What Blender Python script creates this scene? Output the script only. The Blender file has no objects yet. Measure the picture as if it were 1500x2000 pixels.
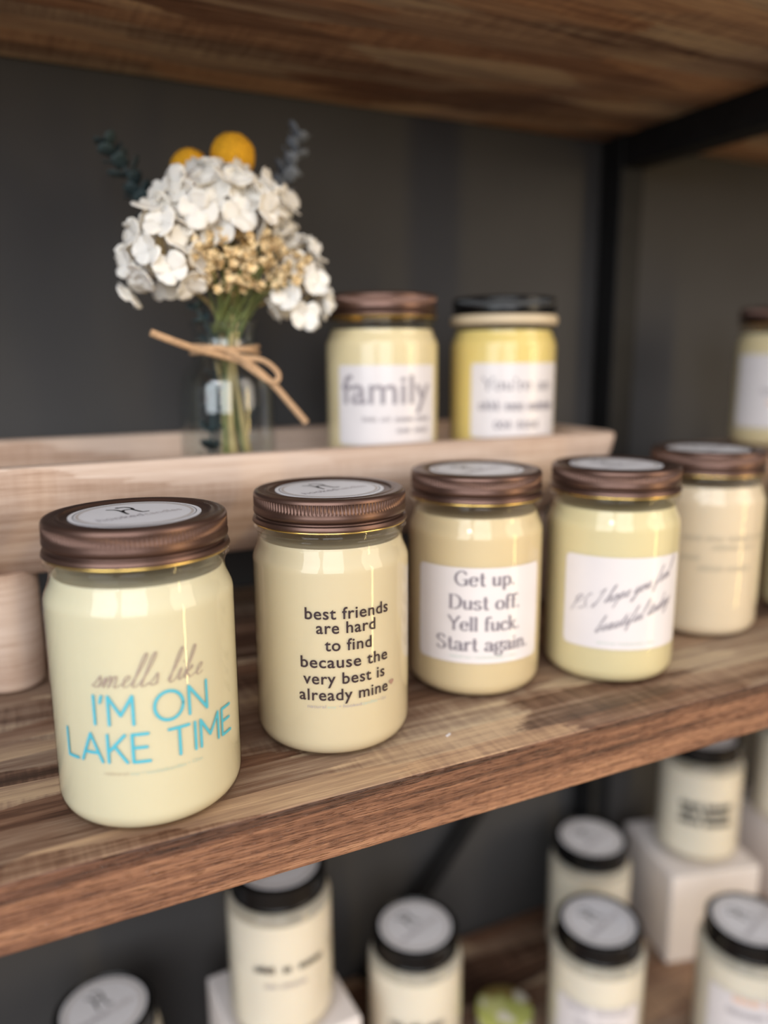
import bpy, bmesh, math, random
from mathutils import Vector, Matrix, noise
random.seed(7)
PI = math.pi
SC = bpy.context.scene
COL = SC.collection

# ------------------------------------------------------------------ camera
F_PX = 1532.18                       # focal length in pixels of the 1500x2000 frame
CAM_LOC = Vector((0.0065, -0.2933, 0.1903))
YAW, PITCH, ROLL = 0.4495, 0.1965, -0.0054
fw = Vector((math.sin(YAW) * math.cos(PITCH), math.cos(YAW) * math.cos(PITCH), -math.sin(PITCH)))
rt0 = Vector((math.cos(YAW), -math.sin(YAW), 0))
up0 = rt0.cross(fw)
rt = rt0 * math.cos(ROLL) + up0 * math.sin(ROLL)
up = up0 * math.cos(ROLL) - rt0 * math.sin(ROLL)
cd = bpy.data.cameras.new('camera')
cam = bpy.data.objects.new('camera', cd)
COL.objects.link(cam)
m3 = Matrix((rt, up, -fw)).transposed()
cam.matrix_world = Matrix.Translation(CAM_LOC) @ m3.to_4x4()
cd.sensor_fit = 'VERTICAL'
cd.sensor_height = 36.0
cd.sensor_width = 27.0
cd.lens = F_PX / 2000 * 36.0
cd.clip_start = 0.01
cd.dof.use_dof = True
cd.dof.focus_distance = 0.354
cd.dof.aperture_fstop = 2.6
SC.camera = cam

# ------------------------------------------------------------------ world, lights, exposure
SC.view_settings.view_transform = 'Standard'
SC.view_settings.look = 'None'
SC.view_settings.gamma = 1.0
SC.view_settings.use_curve_mapping = False
SC.view_settings.exposure = -0.28
SC.cycles.use_denoising = True
SC.cycles.max_bounces = 10
SC.cycles.transparent_max_bounces = 24
SC.cycles.sample_clamp_indirect = 6.0
SC.cycles.caustics_refractive = False
SC.cycles.caustics_reflective = False

w = bpy.data.worlds.new('shop_daylight')
SC.world = w
w.use_nodes = True
bg = w.node_tree.nodes['Background']
# room light: brighter ceiling, darker floor
_nt = w.node_tree
_tc = _nt.nodes.new('ShaderNodeTexCoord')
_sp = _nt.nodes.new('ShaderNodeSeparateXYZ')
_mr = _nt.nodes.new('ShaderNodeMapRange')
_mr.inputs[1].default_value, _mr.inputs[2].default_value = -1, 1
_rp = _nt.nodes.new('ShaderNodeValToRGB')
_rp.color_ramp.elements[0].position, _rp.color_ramp.elements[0].color = 0.30, (0.12, 0.105, 0.095, 1)
_rp.color_ramp.elements[1].position, _rp.color_ramp.elements[1].color = 0.78, (0.88, 0.90, 0.95, 1)
_e = _rp.color_ramp.elements.new(0.52); _e.color = (0.28, 0.275, 0.27, 1)
_nt.links.new(_tc.outputs['Generated'], _sp.inputs[0])
_nt.links.new(_sp.outputs['Z'], _mr.inputs[0])
_nt.links.new(_mr.outputs[0], _rp.inputs[0])
_nt.links.new(_rp.outputs[0], bg.inputs[0])
bg.inputs[1].default_value = 0.62


def area(name, loc, target, sx, sy, power, color):
    l = bpy.data.lights.new(name, 'AREA')
    l.shape = 'RECTANGLE'
    l.size, l.size_y = sx, sy
    l.energy = power
    l.color = color
    o = bpy.data.objects.new(name, l)
    COL.objects.link(o)
    o.location = loc
    d = Vector(target) - Vector(loc)
    o.rotation_euler = d.to_track_quat('-Z', 'Y').to_euler()
    return o


# shop window to the front left (two panes), a warm tall window front right, a low warm lamp, an added highlight light
area('shop_window_light', (-2.6, -1.9, 1.2), (0.2, 0.1, 0.0), 1.8, 2.4, 92, (0.91, 0.96, 1.0))
area('shop_window_light', (-0.9, -3.1, 1.2), (0.2, 0.1, 0.0), 1.8, 2.4, 88, (0.96, 0.97, 1.0))
area('shop_window_light', (2.3, -2.3, 1.2), (0.25, 0.1, 0.0), 1.8, 2.2, 60, (1.0, 0.86, 0.72))
area('warm_lamp_light', (1.75, -1.95, -0.05), (0.25, 0.1, 0.05), 0.09, 1.8, 17, (1.0, 0.72, 0.28))
area('added_highlight_light', (-1.25, -1.55, 1.45), (0.2, 0.1, 0.0), 0.26, 0.12, 3.5, (1.0, 0.99, 0.97))  # small unseen light added for a crisp highlight on the jar shoulders


# ------------------------------------------------------------------ materials
def new_mat(name):
    m = bpy.data.materials.new(name)
    m.use_nodes = True
    nt = m.node_tree
    b = nt.nodes['Principled BSDF']
    return m, nt, b


def N(nt, t, **kw):
    n = nt.nodes.new(t)
    for k, v in kw.items():
        setattr(n, k, v)
    return n


def plain(name, color, rough=0.5, metal=0.0, sss=0.0, srad=(0.01, 0.008, 0.005), vary=0.0, scale=60, spec=0.5):
    m, nt, b = new_mat(name)
    b.inputs['Roughness'].default_value = rough
    b.inputs['Metallic'].default_value = metal
    b.inputs['Specular IOR Level'].default_value = spec
    if sss:
        b.inputs['Subsurface Weight'].default_value = sss
        b.inputs['Subsurface Radius'].default_value = srad
        b.inputs['Subsurface Scale'].default_value = 1.0
    tc = N(nt, 'ShaderNodeTexCoord')
    no = N(nt, 'ShaderNodeTexNoise')
    no.inputs['Scale'].default_value = scale
    no.inputs['Detail'].default_value = 4
    nt.links.new(tc.outputs['Object'], no.inputs['Vector'])
    rp = N(nt, 'ShaderNodeValToRGB')
    c = color
    lo = [max(0, x * (1 - vary)) for x in c]
    hi = [min(1, x * (1 + vary)) for x in c]
    rp.color_ramp.elements[0].position = 0.3
    rp.color_ramp.elements[1].position = 0.7
    rp.color_ramp.elements[0].color = (*lo, 1)
    rp.color_ramp.elements[1].color = (*hi, 1)
    nt.links.new(no.outputs['Fac'], rp.inputs['Fac'])
    nt.links.new(rp.outputs['Color'], b.inputs['Base Color'])
    return m


def glass_mat(name, tint, refl=0.85, base=0.035):
    """clear thin-walled glass: transparent body with Schlick reflection"""
    m = bpy.data.materials.new(name)
    m.use_nodes = True
    nt = m.node_tree
    nt.nodes.remove(nt.nodes['Principled BSDF'])
    out = nt.nodes['Material Output']
    lw = N(nt, 'ShaderNodeLayerWeight')
    lw.inputs['Blend'].default_value = 0.5
    pw = N(nt, 'ShaderNodeMath', operation='POWER')
    pw.inputs[1].default_value = 4.5
    ma = N(nt, 'ShaderNodeMath', operation='MULTIPLY_ADD')
    ma.inputs[1].default_value = refl
    ma.inputs[2].default_value = base
    nt.links.new(lw.outputs['Facing'], pw.inputs[0])
    nt.links.new(pw.outputs[0], ma.inputs[0])
    tr = N(nt, 'ShaderNodeBsdfTransparent')
    tr.inputs[0].default_value = (*tint, 1)
    gl = N(nt, 'ShaderNodeBsdfGlossy')
    gl.inputs['Roughness'].default_value = 0.03
    mx = N(nt, 'ShaderNodeMixShader')
    nt.links.new(ma.outputs[0], mx.inputs[0])
    nt.links.new(tr.outputs[0], mx.inputs[1])
    nt.links.new(gl.outputs[0], mx.inputs[2])
    nt.links.new(mx.outputs[0], out.inputs[0])
    return m


def wood_mat(name, stops, sx=7.5, sy=52.0, grain=0.45, rough=0.5, bump=0.25, plane='xy', saw=0.55, glint=False, cellw=0.80, streakw=1.15, torn_amt=0.34, off=0.13, redness=0.0):
    """reclaimed-wood laminate: long patches of different tones with torn ends, fine grain along X, saw marks across"""
    m, nt, b = new_mat(name)
    L = nt.links.new
    tc = N(nt, 'ShaderNodeTexCoord')
    sep = N(nt, 'ShaderNodeSeparateXYZ')
    L(tc.outputs['Object'], sep.inputs[0])
    X = sep.outputs['X']
    Y = sep.outputs['Y'] if plane == 'xy' else sep.outputs['Z']

    def comb(xs, ys, zoff=0.0):
        a = N(nt, 'ShaderNodeMath', operation='MULTIPLY'); a.inputs[1].default_value = xs; L(X, a.inputs[0])
        c = N(nt, 'ShaderNodeMath', operation='MULTIPLY'); c.inputs[1].default_value = ys; L(Y, c.inputs[0])
        k = N(nt, 'ShaderNodeCombineXYZ'); L(a.outputs[0], k.inputs[0]); L(c.outputs[0], k.inputs[1]); k.inputs[2].default_value = zoff
        return k.outputs[0]

    def nz(xs, ys, det=3, z=0.0, rgh=0.55):
        n = N(nt, 'ShaderNodeTexNoise'); n.inputs['Scale'].default_value = 1.0; n.inputs['Detail'].default_value = det
        n.inputs['Roughness'].default_value = rgh
        L(comb(xs, ys, z), n.inputs['Vector'])
        return n.outputs['Fac']

    def math_(op, a, bb, c=None):
        n = N(nt, 'ShaderNodeMath', operation=op)
        for i, v in enumerate((a, bb, c)):
            if v is None: continue
            if isinstance(v, (int, float)): n.inputs[i].default_value = v
            else: L(v, n.inputs[i])
        return n.outputs[0]
    # torn plank ends: shift X by noise that is quick across the grain
    torn = nz(18, 420, 3, 3.1)
    wav = nz(3.0, 9.0, 2, 7.7)
    xs = math_('ADD', math_('MULTIPLY', X, sx), math_('MULTIPLY', torn, torn_amt * sx / 5))
    ys = math_('ADD', math_('MULTIPLY', Y, sy), math_('MULTIPLY', wav, 0.5))
    k = N(nt, 'ShaderNodeCombineXYZ'); L(xs, k.inputs[0]); L(ys, k.inputs[1])
    vo = N(nt, 'ShaderNodeTexVoronoi', voronoi_dimensions='2D', feature='F1')
    vo.inputs['Scale'].default_value = 1.0
    vo.inputs['Randomness'].default_value = 0.95
    L(k.outputs[0], vo.inputs['Vector'])
    sc = N(nt, 'ShaderNodeSeparateColor'); L(vo.outputs['Color'], sc.inputs[0])
    cell = sc.outputs[0]
    streak = nz(7, 240, 5, 1.3, 0.65)
    fine = nz(40, 1600, 3, 5.0, 0.6)
    broad = nz(2.2, 26, 3, 9.0)
    v = math_('ADD', math_('MULTIPLY', cell, cellw), math_('MULTIPLY', math_('SUBTRACT', streak, 0.5), streakw))
    v = math_('ADD', v, math_('MULTIPLY', math_('SUBTRACT', fine, 0.5), grain))
    v = math_('ADD', v, math_('MULTIPLY', math_('SUBTRACT', broad, 0.5), 0.7))
    # saw marks: quick along X, only in some patches
    sw = nz(260, 22, 2, 2.2, 0.7)
    smask = math_('GREATER_THAN', sc.outputs[1], 0.5)
    v = math_('ADD', v, math_('MULTIPLY', math_('MULTIPLY', math_('SUBTRACT', sw, 0.5), smask), saw))
    v = math_('ADD', v, off)
    rp = N(nt, 'ShaderNodeValToRGB')
    els = rp.color_ramp.elements
    els[0].position, els[0].color = stops[0][0], (*stops[0][1], 1)
    els[1].position, els[1].color = stops[-1][0], (*stops[-1][1], 1)
    for p, c in stops[1:-1]:
        e = els.new(p); e.color = (*c, 1)
    L(v, rp.inputs['Fac'])
    red = N(nt, 'ShaderNodeMix', data_type='RGBA', blend_type='MULTIPLY')
    rfac = N(nt, 'ShaderNodeMapRange'); rfac.inputs[1].default_value = .25; rfac.inputs[2].default_value = .9; rfac.inputs[4].default_value = redness
    L(sc.outputs[2], rfac.inputs[0]); L(rfac.outputs[0], red.inputs[0])
    L(rp.outputs['Color'], red.inputs[6]); red.inputs[7].default_value = (1.0, 0.72, 0.56, 1)
    L(red.outputs[2], b.inputs['Base Color'])
    b.inputs['Roughness'].default_value = rough
    bp = N(nt, 'ShaderNodeBump')
    bp.inputs['Strength'].default_value = bump
    bp.inputs['Distance'].default_value = 0.0006
    hgt = math_('ADD', math_('MULTIPLY', fine, 0.7), math_('MULTIPLY', streak, 0.8))
    if glint:
        dash = nz(120, 1300, 2, 8.8, 0.5)
        d2 = math_('MULTIPLY', math_('GREATER_THAN', dash, 0.57), 1.0)
        hgt = math_('ADD', hgt, math_('MULTIPLY', math_('MAXIMUM', math_('SUBTRACT', dash, 0.56), 0.0), 9.0))
        rr = math_('SUBTRACT', rough, math_('MULTIPLY', d2, rough - 0.16))
        L(rr, b.inputs['Roughness'])
    L(hgt, bp.inputs['Height'])
    L(bp.outputs['Normal'], b.inputs['Normal'])
    return m


TOP_STOPS = [(0.06, (0.040, 0.020, 0.012)), (0.26, (0.105, 0.056, 0.036)), (0.44, (0.20, 0.120, 0.080)),
             (0.62, (0.30, 0.215, 0.155)), (0.78, (0.42, 0.31, 0.21)), (0.98, (0.58, 0.45, 0.30))]
EDGE_STOPS = [(0.08, (0.055, 0.024, 0.014)), (0.35, (0.155, 0.066, 0.036)), (0.6, (0.27, 0.125, 0.068)),
              (0.95, (0.42, 0.215, 0.115))]
M = {}
M['wood_top'] = wood_mat('reclaimed_wood', TOP_STOPS, grain=0.8, streakw=1.2, cellw=0.62, torn_amt=.22, off=.195, redness=.6)
M['wood_upper_lit'] = wood_mat('bounce_lit_reclaimed_wood', TOP_STOPS, grain=0.8, streakw=1.2, cellw=0.55, torn_amt=.22, off=.42, redness=.8)  # same boards, tone raised to stand in for bounce light on the underside
M['wood_edge'] = wood_mat('reclaimed_wood_edge', EDGE_STOPS, sx=3.0, sy=60, plane='xz', glint=True, rough=0.5, bump=0.9, saw=0.15, grain=1.0, streakw=1.8, cellw=0.5, off=.23)
M['tray_wood'] = wood_mat('whitewashed_wood', [(0.02, (0.30, 0.19, 0.13)), (0.26, (0.43, 0.295, 0.22)), (0.55, (0.56, 0.42, 0.335)),
                                             (0.95, (0.66, 0.53, 0.445))], sx=5, sy=60, rough=0.75, bump=0.5, saw=0.25, grain=0.8, cellw=.35, streakw=1.0, off=.32, plane='xz')
M['wall'] = plain('charcoal_paint', (0.052, 0.0495, 0.049), 0.7, vary=0.08, scale=9, spec=0.3)
M['floor'] = plain('brown_floor', (0.36, 0.26, 0.18), 0.6, vary=0.15, scale=8)
M['iron'] = plain('black_iron', (0.008, 0.008, 0.0085), 0.6, vary=0.2, spec=0.25)
M['glass'] = glass_mat('clear_glass', (0.990, 0.982, 0.950), refl=0.7, base=0.018)
M['vase_glass'] = glass_mat('bluish_glass', (0.935, 0.96, 0.965), base=0.05)
M['lid_bronze'] = plain('bronze_brown_metal', (0.135, 0.078, 0.061), 0.38, metal=0.8, vary=0.06)
M['lid_black'] = plain('black_plastic', (0.004, 0.004, 0.0045), 0.25, vary=0.1, spec=0.35)
M['gold'] = plain('gold_lacquer', (0.80, 0.56, 0.17), 0.25, metal=0.9, vary=0.04)
M['cream_rim'] = plain('cream_gasket', (0.62, 0.50, 0.34), 0.5, vary=0.04)
M['sticker'] = plain('white_sticker', (0.72, 0.715, 0.755), 0.45, vary=0.02)
M['sticker_tan'] = plain('tan_ring_print', (0.50, 0.45, 0.43), 0.5)
M['ink'] = plain('black_ink', (0.02, 0.017, 0.02), 0.5)
M['ink_brown'] = plain('dark_brown_ink', (0.028, 0.013, 0.017), 0.5)
M['ink_grey'] = plain('grey_ink', (0.23, 0.20, 0.23), 0.6)
M['ink_mid'] = plain('mid_grey_ink', (0.32, 0.285, 0.31), 0.6)
M['ink_soft'] = plain('pale_grey_ink', (0.42, 0.38, 0.39), 0.6)
M['ink_faint'] = plain('faint_beige_ink', (0.52, 0.45, 0.33), 0.6)
M['ink_taupe'] = plain('taupe_ink', (0.36, 0.27, 0.235), 0.6)
M['ink_cyan'] = plain('sky_blue_ink', (0.075, 0.45, 0.57), 0.5)
M['ink_teal'] = plain('pale_teal_ink', (0.47, 0.58, 0.50), 0.6)
M['ink_orange'] = plain('orange_ink', (0.85, 0.50, 0.30), 0.6)
M['heart'] = plain('tan_heart_ink', (0.36, 0.215, 0.16), 0.6)
M['label'] = plain('white_paper_label', (0.75, 0.70, 0.70), 0.22, vary=0.015)
M['cube'] = plain('white_painted_block', (0.80, 0.74, 0.72), 0.55, vary=0.02)
for nm, c in dict(wax_lake=(0.70, 0.665, 0.525), wax_friend=(0.665, 0.585, 0.44), wax_getup=(0.70, 0.58, 0.395), wax_ps=(0.72, 0.64, 0.42),
                  wax_beige=(0.72, 0.61, 0.49), wax_family=(0.78, 0.68, 0.465), wax_yellow=(0.81, 0.655, 0.26),
                  wax_white=(0.84, 0.79, 0.73)).items():
    M[nm] = plain(nm.replace('wax', 'soy_wax'), c, 0.45, sss=0.35, srad=(0.006, 0.005, 0.004), vary=0.015, scale=25)


# ------------------------------------------------------------------ helpers
def add_obj(name, bm, mats, parent=None, smooth=True, angle=0.6):
    me = bpy.data.meshes.new(name)
    bm.normal_update()
    if smooth:
        for f in bm.faces: f.smooth = True
        for e in bm.edges:
            if len(e.link_faces) == 2 and e.calc_face_angle(0) > angle: e.smooth = False
    bm.to_mesh(me); bm.free()
    if not isinstance(mats, (list, tuple)): mats = [mats]
    for m in mats: me.materials.append(m)
    o = bpy.data.objects.new(name, me)
    COL.objects.link(o)
    if parent is not None: o.parent = parent
    return o


def link_mesh(name, me, parent):
    o = bpy.data.objects.new(name, me)
    COL.objects.link(o)
    o.parent = parent
    return o


def thing(name, label, cat, loc=(0, 0, 0), rz=0.0, group=None):
    o = bpy.data.objects.new(name, None)
    o.empty_display_size = 0.02
    COL.objects.link(o)
    o.location = loc; o.rotation_euler = (0, 0, rz)
    return tag(o, label, cat, group)


def tag(o, label, cat, group=None):
    o['label'] = label; o['category'] = cat
    if group: o['group'] = group
    return o


def lathe(prof, seg=96, bm=None, cap0=True, cap1=True, rfun=None, mat=0):
    """revolve (r, z) points about Z"""
    bm = bm or bmesh.new()
    rings = []
    for i, (r, z) in enumerate(prof):
        if r < 1e-6:
            rings.append([bm.verts.new((0, 0, z))])
            continue
        ring = []
        for k in range(seg):
            a = 2 * PI * k / seg
            rr = r + (rfun(i, k) if rfun else 0)
            ring.append(bm.verts.new((rr * math.cos(a), rr * math.sin(a), z)))
        rings.append(ring)
    for a, b in zip(rings, rings[1:]):
        for k in range(seg):
            k2 = (k + 1) % seg
            if len(a) == 1 and len(b) == 1: continue
            if len(a) == 1: f = bm.faces.new((a[0], b[k2], b[k]))
            elif len(b) == 1: f = bm.faces.new((a[k], a[k2], b[0]))
            else: f = bm.faces.new((a[k], a[k2], b[k2], b[k]))
            f.material_index = mat
    if cap0 and len(rings[0]) > 1: bm.faces.new(rings[0][::-1]).material_index = mat
    if cap1 and len(rings[-1]) > 1: bm.faces.new(rings[-1]).material_index = mat
    return bm


def box(bm, x0, x1, y0, y1, z0, z1, bev=0.0, segs=2, mat=0):
    vs = [bm.verts.new((x, y, z)) for x in (x0, x1) for y in (y0, y1) for z in (z0, z1)]
    q = lambda *i: bm.faces.new([vs[j] for j in i])
    fs = [q(0, 1, 3, 2), q(4, 6, 7, 5), q(0, 4, 5, 1), q(2, 3, 7, 6), q(0, 2, 6, 4), q(1, 5, 7, 3)]
    for f in fs: f.material_index = mat
    if bev:
        es = list({e for f in fs for e in f.edges})
        bmesh.ops.bevel(bm, geom=es, offset=bev, segments=segs, affect='EDGES', profile=0.5)
    return bm


def tube(bm, pts, rad, seg=8, mat=0):
    pts = [Vector(p) for p in pts]
    n = len(pts)
    rads = rad if isinstance(rad, (list, tuple)) else [rad] * n
    rings = []
    ref = Vector((0.13, 0.27, 0.95))
    for i, p in enumerate(pts):
        d = (pts[min(i + 1, n - 1)] - pts[max(i - 1, 0)]).normalized()
        if abs(d.dot(ref)) > 0.97: ref = Vector((1, 0, 0))
        u = d.cross(ref).normalized(); v = d.cross(u)
        rings.append([bm.verts.new(p + (u * math.cos(2 * PI * k / seg) + v * math.sin(2 * PI * k / seg)) * rads[i]) for k in range(seg)])
    for a, b in zip(rings, rings[1:]):
        for k in range(seg):
            bm.faces.new((a[k], a[(k + 1) % seg], b[(k + 1) % seg], b[k])).material_index = mat
    bm.faces.new(rings[0][::-1]).material_index = mat
    bm.faces.new(rings[-1]).material_index = mat
    return bm


def spline(pts, n=6, closed=False):
    """Catmull-Rom through 2D/3D points"""
    P = [Vector(p) for p in pts]
    out = []
    m = len(P)
    rng = range(m) if closed else range(m - 1)
    for i in rng:
        p1, p2 = P[i], P[(i + 1) % m]
        p0 = P[(i - 1) % m] if (closed or i > 0) else p1 * 2 - p2
        p3 = P[(i + 2) % m] if (closed or i + 2 < m) else p2 * 2 - p1
        for k in range(n):
            t = k / n
            out.append(0.5 * ((2 * p1) + (p2 - p0) * t + (2 * p0 - 5 * p1 + 4 * p2 - p3) * t * t + (3 * p1 - p0 - 3 * p2 + p3) * t ** 3))
    out.append(P[0] if closed else P[-1])
    return out


# ------------------------------------------------------------------ lettering drawn with strokes
def ribbon(bm, pts, thick, thin=None, mat=0):
    """flat stroke in the XY plane; width may depend on direction"""
    thin = thick if thin is None else thin
    pts = [Vector((p[0], p[1])) for p in pts]
    def hw(d):
        return 0.5 * (thin + (thick - thin) * abs(d.y) ** 1.5)
    for a, b in zip(pts, pts[1:]):
        d = b - a
        L = d.length
        if L < 1e-7: continue
        d /= L
        h = hw(d)
        nrm = Vector((-d.y, d.x)) * h
        vs = [bm.verts.new((q.x, q.y, 0)) for q in (a - nrm, b - nrm, b + nrm, a + nrm)]
        bm.faces.new(vs).material_index = mat
    if thin > 0.6 * thick:
        for p in pts:
            c = [bm.verts.new((p.x + thick * .5 * math.cos(k * PI / 4), p.y + thick * .5 * math.sin(k * PI / 4), 0)) for k in range(8)]
            bm.faces.new(c).material_index = mat
    else:
        for p0, p1, p2 in zip(pts, pts[1:], pts[2:]):
            d1, d2 = (p1 - p0).normalized(), (p2 - p1).normalized()
            h = min(hw(d1), hw(d2))
            c = [bm.verts.new((p1.x + h * math.cos(k * PI / 3), p1.y + h * math.sin(k * PI / 3), 0)) for k in range(6)]
            bm.faces.new(c).material_index = mat


def dot(bm, x, y, r, mat=0):
    bm.faces.new([bm.verts.new((x + r * math.cos(k * PI / 6), y + r * math.sin(k * PI / 6), 0)) for k in range(12)]).material_index = mat


def ell(cx, cy, rx, ry, n=28):
    return [(cx + rx * math.cos(2 * PI * k / n), cy + ry * math.sin(2 * PI * k / n)) for k in range(n + 1)]


CAPS = {'I': (0.0, [[(0, 0), (0, 1)]]), "'": (0.06, [[(.07, 1), (0, .78)]]),
        'M': (.86, [[(0, 0), (0, 1), (.43, .33), (.86, 1), (.86, 0)]]), 'O': (1.02, [ell(.51, .5, .51, .51)]),
        'N': (.74, [[(0, 0), (0, 1), (.74, 0), (.74, 1)]]), 'L': (.5, [[(0, 1), (0, 0), (.52, 0)]]),
        'A': (.86, [[(0, 0), (.43, 1), (.86, 0)], [(.16, .32), (.70, .32)]]),
        'K': (.66, [[(0, 0), (0, 1)], [(.64, 1), (0, .36)], [(.24, .6), (.68, 0)]]),
        'E': (.56, [[(.56, 1), (0, 1), (0, 0), (.58, 0)], [(0, .52), (.5, .52)]]),
        'T': (.76, [[(0, 1), (.76, 1)], [(.38, 1), (.38, 0)]])}
SCRIPT = {
    's': (.7, [[(0, .1), (.3, .6), (.42, 1.0), (.55, .55), (.5, .1), (.3, 0), (.18, .12), (.45, .03), (.7, .2)]]),
    'm': (1.3, [[(0, .2), (.15, .9), (.2, .5), (.18, 0), (.3, .6), (.45, 1), (.55, .8), (.52, 0), (.65, .6), (.8, 1), (.92, .8), (.92, .1), (1.05, 0), (1.3, .25)]]),
    'e': (.7, [[(0, .2), (.3, .45), (.48, .8), (.35, 1), (.18, .7), (.2, .2), (.4, 0), (.7, .25)]]),
    'l': (.6, [[(0, .2), (.3, 1.2), (.5, 2.3), (.42, 2.8), (.28, 2.3), (.2, 1), (.16, .2), (.3, -.05), (.6, .25)]]),
    'i': (.5, [[(0, .2), (.2, 1), (.2, .3), (.3, 0), (.5, .25)], [(.27, 1.45), (.31, 1.55)]]),
    'k': (.9, [[(0, .2), (.3, 1.5), (.42, 2.4), (.3, 2.7), (.2, 2), (.18, 0)], [(.2, .45), (.5, 1), (.55, .75), (.25, .5), (.45, .2), (.6, 0), (.9, .25)]]),
    'h': (.9, [[(0, .2), (.3, 1.5), (.42, 2.4), (.3, 2.6), (.2, 2), (.18, 0), (.3, .7), (.48, 1), (.58, .7), (.58, .15), (.7, 0), (.9, .25)]]),
    'o': (.75, [[(0, .3), (.3, .95), (.1, .7), (.12, .15), (.35, 0), (.55, .4), (.45, .9), (.3, .95), (.5, .75), (.75, .7)]]),
    'p': (.8, [[(0, .2), (.2, 1), (.15, 0), (.05, -1.2), (.12, -.2), (.3, .9), (.55, .9), (.55, .2), (.3, 0), (.8, .25)]]),
    'y': (.8, [[(0, .2), (.15, 1), (.2, .2), (.4, .05), (.6, 1), (.55, 0), (.4, -1), (.2, -1.1), (.2, -.7), (.8, .25)]]),
    'u': (.85, [[(0, .2), (.15, 1), (.15, .2), (.3, 0), (.5, .3), (.55, 1), (.55, .2), (.65, 0), (.85, .25)]]),
    'f': (.7, [[(0, .2), (.3, 1.5), (.45, 2.4), (.3, 2.4), (.22, 1), (.15, -.8), (.28, -.9), (.3, 0), (.7, .25)]]),
    'b': (.8, [[(0, .2), (.3, 1.5), (.4, 2.4), (.28, 2.5), (.18, 1.5), (.18, .15), (.4, 0), (.55, .4), (.45, .8), (.8, .7)]]),
    'a': (.9, [[(0, .2), (.5, .9), (.25, 1), (.1, .4), (.25, 0), (.5, .4), (.55, 1), (.55, .2), (.65, 0), (.9, .25)]]),
    't': (.6, [[(0, .2), (.25, 1.8), (.2, .3), (.35, 0), (.6, .25)], [(0, 1.1), (.25, 1.15), (.5, 1.2)]]),
    'd': (.9, [[(0, .2), (.5, .9), (.25, 1), (.1, .4), (.25, 0), (.5, .5), (.62, 2.4), (.58, .3), (.68, 0), (.9, .25)]]),
    'P': (1.0, [[(.2, 0), (.25, 1.1), (.3, 2.2)], [(0, 1.8), (.4, 2.4), (.9, 2.0), (.7, 1.3), (.3, 1.1)]]),
    'S': (.95, [[(0, .2), (.4, 0), (.7, .5), (.3, 1.3), (.5, 2.2), (.85, 2.0)]]),
    'I': (.9, [[(.1, 1.9), (.5, 2.4), (.6, 2.2), (.4, .4), (.2, -.3), (0, .1), (.5, .5)]]),
    '.': (.3, [[(.1, 0), (.13, .05)]])}
S_ = lambda *p: ('S', p)
L_ = lambda *p: ('L', p)
_s = [(.4, .5), (.3, .6), (.18, .61), (.06, .5), (.12, .38), (.32, .28), (.42, .14), (.3, .01), (.14, .01), (.04, .12)]
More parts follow.
